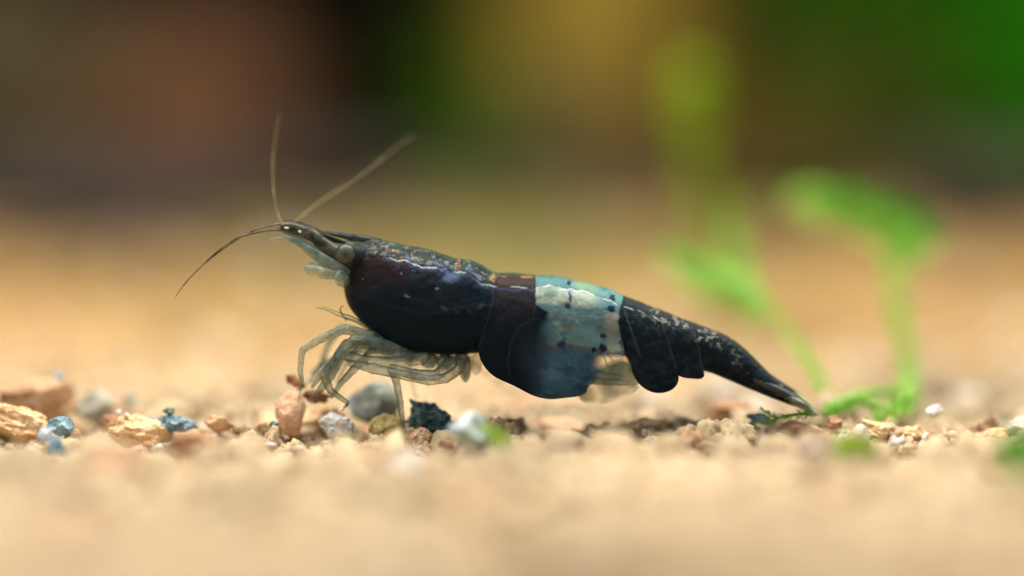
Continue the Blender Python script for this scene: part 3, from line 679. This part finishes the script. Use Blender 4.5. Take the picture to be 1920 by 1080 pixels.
def surf_y(px, py):
    tp, bt, wd = TOP(px), BOT(px), WID(px); mid = (tp + bt) / 2; hh = (bt - tp) / 2
    v = np.clip((mid - py) / hh, 0, 1)
    up = np.sqrt(1 - v * v) ** 0.62
    dn = 1 - 0.32 * np.clip((py - mid) / 150, 0, 1) ** 1.6
    return wd * np.where(py < mid, up, dn)
def side_plate(root, outline, eps=3.0, thick=3.0, side=-1, name="side_plate", label=None, mat=None, dens=None, smooth_n=6, inner=None, colorf=None):
    o = cat(list(outline) + [outline[0]], smooth_n)[:-1]
    n = len(o); ctr = o.mean(0) if inner is None else np.array(inner, float)
    R = np.linspace(0.0, 1, 40)[1:]; R = 1 - (1 - R) ** 1.25
    ring = ctr + (o[None] - ctr) * R[:, None, None]
    px, py = ring[..., 0], ring[..., 1]
    dome = np.sqrt(np.clip(1 - R ** 6, 0, 1))[:, None]
    ep = eps * (0.45 + 0.55 * sst(o[:, 1].min(), o[:, 1].min() + 90, py))
    outer = surf_y(px, py) + ep + thick * (dome - 1) + (fbm(px / 20, py / 20, 77, 2) - .5) * 2.5
    innr = surf_y(px, py) + ep - thick * (1 + 0 * dome)
    allv = []; cols = []
    for q in (outer, innr):
        yc = float(q[0].mean())
        allv.append(np.vstack([PA(ctr[0], ctr[1], side * yc * PXU)[None].reshape(1, 3), PA(px, py, side * q * PXU).reshape(-1, 3)]))
    pc = np.concatenate([[ctr], ring.reshape(-1, 2)])
    col1 = (colorf or pigment)(pc[:, 0], pc[:, 1], 1)
    if dens is not None: col1[:, 3] *= dens(pc[:, 0], pc[:, 1])
    F = []; m = len(allv[0])
    for off, flip in ((0, False), (m, True)):
        for j in range(n):
            f = [off, off + 1 + j, off + 1 + (j + 1) % n]; F.append(f[::-1] + [f[::-1][0]] if flip else f + [f[0]])
        for k in range(len(R) - 1):
            for j in range(n):
                a = off + 1 + k * n + j; b = off + 1 + k * n + (j + 1) % n; f = [a, a + n, b + n, b]
                F.append(f[::-1] if flip else f)
    last = 1 + (len(R) - 1) * n
    for j in range(n):
        a = last + j; b = last + (j + 1) % n; F.append([a, a + m, b + m, b])
    me = build(name, np.vstack(allv), F, mat or SHELL, np.vstack([col1, col1]))
    return obj(name, me, root, label=label)

shrimp = obj("shrimp", None, label="black dwarf shrimp with a pale blue saddle, feeding on the gravel", cat_="shrimp", loc=(0, 0, 0))
body = make_body(shrimp)
for side in (-1, 1):
    eps = 3.2
    # plates of the dark front of the tail, the large blue lower one, and the black rear lobes
    side_plate(shrimp, [(1085, 560), (1060, 600), (1030, 650), (1010, 700), (1020, 735), (1050, 741), (1088, 737), (1108, 716), (1150, 690), (1168, 664), (1166, 620), (1150, 580), (1120, 560)], eps=1.2, side=side, label="translucent blue grey plate",
               dens=lambda x, y: 1 - 0.93 * sst(1095, 1135, x) * sst(657, 668, y) - 0.18 * sst(690, 720, y))
    side_plate(shrimp, [(940, 575), (915, 610), (898, 640), (903, 672), (925, 699), (965, 719), (1000, 737), (1030, 743.5), (1062, 741), (1088, 737), (1100, 727), (1095, 700), (1075, 660), (1040, 610), (1015, 578), (975, 562)], eps=5, side=side, label="large black plate fading to blue at the back",
               dens=lambda x, y: 1 - 0.22 * sst(1030, 1090, x))
    side_plate(shrimp, [(1275, 610), (1262, 650), (1262, 690), (1275, 703), (1300, 707), (1314, 706), (1318, 696), (1310, 660), (1298, 620)], eps=1.5, side=side)
    side_plate(shrimp, [(1190, 590), (1172, 615), (1172, 650), (1182, 690), (1197, 716), (1218, 730), (1240, 732.5), (1260, 725), (1270, 708), (1266, 680), (1250, 640), (1225, 600)], eps=4, side=side)
    # swimmerets behind the blue plate
    def paddle(outline, yoff, name="swimmeret", mat=CLEAR_T, th=2.5):
        o = cat(list(outline) + [outline[0]], 6)[:-1]; ctr = o.mean(0); V = []; F = []
        R = np.linspace(0, 1, 9)[1:]; n = len(o)
        for sgn in (1, -1):
            V.append(PA(ctr[0], ctr[1], side * (yoff + sgn * th) * PXU).reshape(1, 3))
            for r_ in R:
                q = ctr + (o - ctr) * r_
                V.append(PA(q[:, 0], q[:, 1], side * (yoff + sgn * th * math.sqrt(max(0, 1 - r_ ** 2)) + 6 * (q[:, 0] - ctr[0]) / 50) * PXU))
        V = np.vstack(V); m = 1 + len(R) * n
        for off, fl in ((0, 0), (m, 1)):
            for j in range(n):
                F.append([off, off + 1 + j, off + 1 + (j + 1) % n, off])
            for k in range(len(R) - 1):
                for j in range(n): a = off + 1 + k * n + j; b = off + 1 + k * n + (j + 1) % n; F.append([a, a + n, b + n, b])
        return obj(name, build(name, V, F, mat), shrimp)
    paddle([(1085, 690), (1120, 690), (1150, 680), (1172, 676), (1186, 700), (1196, 717), (1150, 720), (1110, 718), (1085, 712)], 34)
    paddle([(1090, 715), (1150, 715), (1195, 720), (1185, 735), (1150, 750), (1110, 756), (1085, 745)], 26, mat=THIN)
    paddle([(861, 672), (880, 668), (884, 690), (881, 706), (874, 715), (866, 708), (860, 690)], 30, mat=CLEAR_T, th=6)
    paddle([(884, 665), (900, 662), (903, 690), (893, 702), (885, 694)], 22, mat=THIN, th=4)
for k, (x0, y0, x1, y1) in enumerate(((1122, 652, 1138, 688), (1128, 655, 1150, 676), (1100, 690, 1185, 706), (1100, 704, 1188, 714))):
    whip_args = [(x0, y0, -40), ((x0 + x1) / 2 + 3, (y0 + y1) / 2, -39), (x1, y1, -38)]
    q_ = cat(whip_args, 8); V_, F_ = tube_vf(PA(q_[:, 0], q_[:, 1], q_[:, 2] * PXU), np.linspace(1.6, 0.6, len(q_)) * PXU, 8)
    obj('swimmeret_rib', build('swimmeret_rib', V_, F_, CLEAR_T), shrimp)
# tail fan blades
SHELLDARK = stone_mat('tail_fin_shell', [L4(12, 22, 28), L4(16, 26, 30), L4(48, 54, 50)], scale=26, rough=0.45, bump=0.3, bdist=0.003, bscale=50, contrast=0.16)
def blade(name, pts, rad, flat, mat, parent=shrimp, n=14, label=None, spread=0.0):
    pr = cat([tuple(p) + (r_,) for p, r_ in zip(pts, rad)], 8)
    W3 = np.array([PA(q[0], q[1], q[2] * PXU) for q in pr])
    V, F = tube_vf(W3, np.maximum(pr[:, 3], 0.3) * PXU, n, flat)
    return obj(name, build(name, V, F, mat), parent, label=label)
for sgn in (-1, 1):
    blade("tail_fin", [(1380, 690, sgn * 18), (1440, 722, sgn * 22), (1490, 746, sgn * 24), (1514, 760, sgn * 24)], [9, 11, 8, 3], 1.3, SHELLDARK)
    blade("tail_fin", [(1470, 738, sgn * 14), (1505, 757, sgn * 24), (1531, 775, sgn * 28)], [8, 8, 2.5], 2.4, CLEAR)

# rostrum: a thin toothed blade over the eyes
def flat_blade(name, outline, half, mat, parent=shrimp, yoff=0, label=None, colorf=None):
    o = cat(list(outline) + [outline[0]], 4)[:-1]; ctr = o.mean(0); n = len(o); V = []; F = []
    lev = [(1.0, 0.0), (0.85, 0.75), (0.4, 1.0)]
    for sgn in (-1, 1):
        for r_, h in lev: q = ctr + (o - ctr) * r_; V.append(PA(q[:, 0], q[:, 1], (yoff + sgn * h * half) * PXU))
        V.append(PA(ctr[0], ctr[1], (yoff + sgn * half) * PXU).reshape(1, 3))
    m = len(lev) * n + 1; V = np.vstack(V)
    for off in (0, m):
        for k in range(len(lev) - 1):
            for j in range(n): a = off + k * n + j; b = off + k * n + (j + 1) % n; F.append([a, b, b + n, a + n])
        for j in range(n): F.append([off + (len(lev) - 1) * n + j, off + (len(lev) - 1) * n + (j + 1) % n, off + m - 1, off + (len(lev) - 1) * n + j])
    cols = None
    return obj(name, build(name, V, F, mat), parent, label=label)
ros = flat_blade("rostrum", [(594, 433), (610, 434), (625, 435.5), (640, 437), (655, 439), (672, 440), (690, 444), (715, 449), (712, 458), (690, 456), (665, 454), (645, 449), (620, 442), (603, 437)], 5, clear_mat("rostrum_shell", L4(24, 48, 54), L4(70, 88, 76), 0.95, 14))
flat_blade("rostrum_keel", [(600, 438), (618, 443), (635, 449), (650, 455.5), (640, 457.5), (622, 454), (610, 447)], 4, DARK, label="black lower edge of the rostrum")
# eye on its stalk
EYE, nte, bse, oe = newmat("eye_cornea")
tc = nd(nte, 'ShaderNodeTexCoord'); vs = nd(nte, 'ShaderNodeVectorMath', operation='LENGTH')
mp = nd(nte, 'ShaderNodeMapping'); mp.inputs['Scale'].default_value = (1, 0, 1)
nte.links.new(tc.outputs['Object'], mp.inputs['Vector']); nte.links.new(mp.outputs[0], vs.inputs[0])
nz = nd(nte, 'ShaderNodeTexNoise', Scale=40, Detail=4); nte.links.new(tc.outputs['Object'], nz.inputs['Vector'])
ma = nd(nte, 'ShaderNodeMath', operation='MULTIPLY_ADD'); ma.inputs[1].default_value = 0.020; nte.links.new(nz.outputs['Fac'], ma.inputs[0]); nte.links.new(vs.outputs['Value'], ma.inputs[2])
rr = nd(nte, 'ShaderNodeValToRGB'); e = rr.color_ramp.elements
e[0].position = 0.0; e[0].color = L4(26, 36, 40); e[1].position = 1.0; e[1].color = L4(60, 66, 56)
for p_, c_ in ((0.13, L4(30, 42, 46)), (0.22, L4(44, 53, 52)), (0.45, L4(60, 70, 62)), (0.68, L4(64, 69, 52)), (0.82, L4(26, 31, 30))): x_ = e.new(p_); x_.color = c_
mr = nd(nte, 'ShaderNodeMath', operation='MULTIPLY'); mr.inputs[1].default_value = 1 / 0.060
nte.links.new(ma.outputs[0], mr.inputs[0]); nte.links.new(mr.outputs[0], rr.inputs[0]); nte.links.new(rr.outputs[0], bse.inputs['Base Color'])
bse.inputs['Roughness'].default_value = 0.35; bse.inputs['Specular IOR Level'].default_value = 0.25
V, F = ICO[4]
def eye(yo):
    o = obj("eye", mesh_np("eye", V * np.array([20, 17, 20]) * PXU, F, EYE), shrimp, loc=tuple(PA(652, 474, yo * PXU)))
    return o
for yo, sg in ((-50, -1), (50, 1)):
    eye(yo)
    blade("eye_stalk", [(692, 478, sg * 20), (680, 477, sg * 32), (664, 475, sg * 44)], [20, 19, 17], 0.9, DARK)
# antennule base: thick mottled limb with three joints
MOT = clear_mat("mottled_limb", L4(24, 30, 32), L4(96, 94, 74), 0.97, 26)
for sg in (-1, 1):
    y0 = 20 * sg
    blade("antenna_base", [(668, 492, y0 * 1.2), (650, 486, y0 * 1.1), (625, 470, y0), (604, 455, y0), (592, 444, y0), (575, 436, y0), (552, 428, y0), (534, 425, y0), (529, 426, y0)], [17, 17, 15, 13, 12.5, 12.5, 12, 10, 6], 0.8, MOT)
blade("glint_scale", [(562, 432, -30), (566, 434, -31)], [2.5, 2.2], 0.6, clear_mat("white_fleck", L4(220, 230, 230), L4(240, 240, 240), 0.9), label="tiny white fleck on the antenna base")
blade("glint_scale", [(536, 426, -30), (543, 426, -31)], [1.6, 1.6], 0.6, bpy.data.materials["white_fleck"], label="tiny white fleck at the end of the antenna base")
# whips
def whip(pts, r0, r1, mat, name="antenna"):
    pr = cat(pts, 14); W3 = np.array([PA(q[0], q[1], q[2] * PXU) for q in pr]); n = len(W3)
    rad = np.linspace(r0, r1, n) * PXU * (1 + 0.16 * np.sin(np.arange(n) * 2.1))
    V, F = tube_vf(W3, rad, 8); return obj(name, build(name, V, F, mat), shrimp)
whip([(532, 419, -14), (505, 423, -20), (475, 432, -30), (430, 459, -44), (385, 495, -60), (355, 526, -70), (337, 552, -76)], 3.2, 0.9, HORN)
whip([(532, 431, -16), (505, 431, -24), (470, 438, -34), (440, 449, -44), (405, 475, -54), (372, 506, -62), (352, 532, -66)], 3.2, 0.8, HORN)
whip([(529, 420, 10), (521, 404, 18), (512, 372, 34), (507, 330, 60), (506, 290, 86), (510, 250, 108), (514, 215, 124)], 1.9, 0.7, HORN_P)
whip([(556, 416, 12), (570, 402, 24), (610, 374, 60), (655, 342, 100), (700, 308, 140), (740, 275, 172), (770, 254, 190)], 2.3, 0.8, HORN_P)
whip([(552, 416, 10), (572, 396, 20), (600, 374, 40), (640, 345, 78)], 2.6, 0.8, HORN_P)
# antenna scale and mouthparts at the face
for sg in (-1, 1):
    blade("antenna_scale", [(665, 524, 30 * sg), (640, 506, 32 * sg), (610, 487, 32 * sg), (580, 468, 31 * sg), (552, 450, 30 * sg), (528, 439, 29 * sg)], [13, 12.5, 11, 9, 6, 1.5], 0.45, CLEAR_T)
    blade("antenna_stalk", [(655, 522, 34 * sg), (632, 515, 36 * sg), (605, 510, 37 * sg), (585, 504, 38 * sg), (575, 502, 38 * sg)], [12, 9, 11, 10, 6], 0.6, CLEAR)
    blade("cheek", [(646, 508, 44 * sg), (643, 520, 46 * sg), (645, 532, 44 * sg)], [11, 14, 9], 0.6, CLEAR_T)
for k in range(9):
    g = random.Random(k); x0 = 531 + k * 3.2; y0 = 441 + k * 1.7
    whip([(x0, y0, -30), (x0 - 12 + g.uniform(-3, 3), y0 + 2 + g.uniform(-2, 2), -30), (x0 - 24 + g.uniform(-5, 5), y0 + 5 + g.uniform(-2, 6), -28)], 0.6, 0.25, THIN, name="bristle")
# mouth palps
whip([(700, 618, -30), (668, 600, -40), (640, 590, -44), (618, 580, -46), (596, 573, -48)], 3.0, 0.7, CLEAR, name="palp")
whip([(690, 610, -24), (665, 594, -30), (640, 585, -34), (604, 572, -36)], 2.2, 0.6, CLEAR, name="palp")
whip([(652, 598, -40), (643, 586, -40), (640, 576, -40), (646, 570, -40)], 1.8, 0.7, HORN, name="palp")
# walking legs: pts (px, py, y-offset px), radius
def leg(pts, rad, name="walking_leg", mat=CLEAR):
    # straight limb pieces with a small knuckle at each joint
    P3 = []; R3 = []; rad = [r0_ * 0.96 for r0_ in rad]
    for i in range(len(pts) - 1):
        a, b = np.array(pts[i], float), np.array(pts[i + 1], float); n = 9
        for k in range(n):
            t = k / n; P3.append(a + (b - a) * t)
            r_ = rad[i] + (rad[i + 1] - rad[i]) * t
            R3.append(r_ * (1 + 0.22 * math.exp(-(min(t, 1 - t) / 0.09) ** 2) + 0.10 * math.sin(math.pi * t)))
    P3.append(np.array(pts[-1], float)); R3.append(rad[-1]); P3 = np.array(P3)
    k_ = np.array([1, 2, 1]) / 4.0
    for _ in range(2):
        P3[1:-1] = (P3[:-2] + 2 * P3[1:-1] + P3[2:]) / 4
    V, F = tube_vf(PA(P3[:, 0], P3[:, 1], P3[:, 2] * PXU), np.array(R3) * PXU, 14)
    return obj(name, build(name, V, F, mat), shrimp)
# near side
leg([(742, 648, -28), (700, 628, -44), (650, 612, -60), (606, 630, -66), (571, 652, -70), (567, 690, -66), (572, 716, -60)], [12, 10, 8.5, 7, 6, 5, 3])
leg([(760, 655, -30), (712, 640, -52), (668, 632, -62), (640, 664, -60), (622, 700, -54), (604, 726, -46), (592, 738, -40)], [12, 11, 10, 11, 9, 6, 3], mat=CLEAR_T)
leg([(800, 668, -30), (740, 676, -50), (690, 672, -56), (642, 660, -58), (612, 700, -56), (622, 728, -50), (655, 752, -40)], [12, 10, 9, 9, 10, 6, 4])
leg([(850, 672, -34), (820, 700, -50), (780, 698, -56), (735, 686, -58), (744, 706, -52), (752, 750, -46), (756, 786, -40)], [11, 10, 10, 8.5, 7, 6, 4.5])
leg([(870, 668, -36), (862, 688, -50), (838, 704, -58), (805, 708, -60), (770, 700, -60), (700, 686, -60), (655, 674, -58)], [10, 9, 9, 9, 9, 8.5, 6])
leg([(725, 640, -22), (690, 648, -40), (652, 640, -50), (628, 676, -52), (604, 700, -50), (588, 722, -46)], [10, 9, 9, 8, 6, 3])
leg([(790, 664, -26), (742, 660, -44), (700, 655, -50), (664, 690, -52), (640, 716, -50), (624, 742, -44)], [10, 9, 8, 7, 5, 3], mat=CLEAR_T)
# far side
leg([(742, 648, 28), (690, 632, 40), (636, 618, 50), (612, 650, 54), (598, 690, 56), (584, 712, 58)], [11, 9, 8, 6, 5, 2.5])
leg([(770, 655, 30), (725, 655, 44), (680, 640, 50), (655, 672, 54), (640, 700, 50), (628, 722, 44)], [11, 10, 8, 6, 5, 2.5])
leg([(810, 664, 30), (770, 676, 44), (722, 668, 50), (672, 660, 54), (600, 688, 60), (580, 706, 60)], [11, 9, 8, 7, 5, 3], mat=CLEAR_T)
leg([(850, 668, 34), (842, 690, 44), (800, 690, 50), (765, 684, 52), (770, 720, 60), (778, 752, 64)], [10, 8, 7, 6, 4, 2.5], mat=THIN)
leg([(872, 668, 36), (892, 694, 90), (930, 728, 150), (985, 772, 230)], [8, 6, 5, 2.5], mat=THIN)
for k, (x, y, r_) in enumerate([(712, 632, 14), (742, 650, 15), (776, 664, 15), (808, 674, 16), (838, 678, 16), (866, 674, 13)]):
    for sg in (-1, 1):
        blade("leg_root", [(x, y - 8, 22 * sg), (x - 3, y, 28 * sg), (x - 6, y + 9, 34 * sg)], [r_ * 0.9, r_, r_ * 0.7], 0.8, CLEAR_T if k % 2 else CLEAR)
# claws with tufts at the ends of the two front legs
for (x, y, z) in ((572, 716, -60), (592, 738, -40), (655, 752, -40), (584, 712, 58)):
    for k in range(5):
        g = random.Random(int(x) + k)
        whip([(x, y, z), (x - 5 + g.uniform(-4, 4), y + 6, z + g.uniform(-4, 4)), (x - 9 + g.uniform(-6, 8), y + 13 + g.uniform(-3, 3), z + g.uniform(-8, 8))], 1.5, 0.5, CLEAR_T, name="claw_tuft")
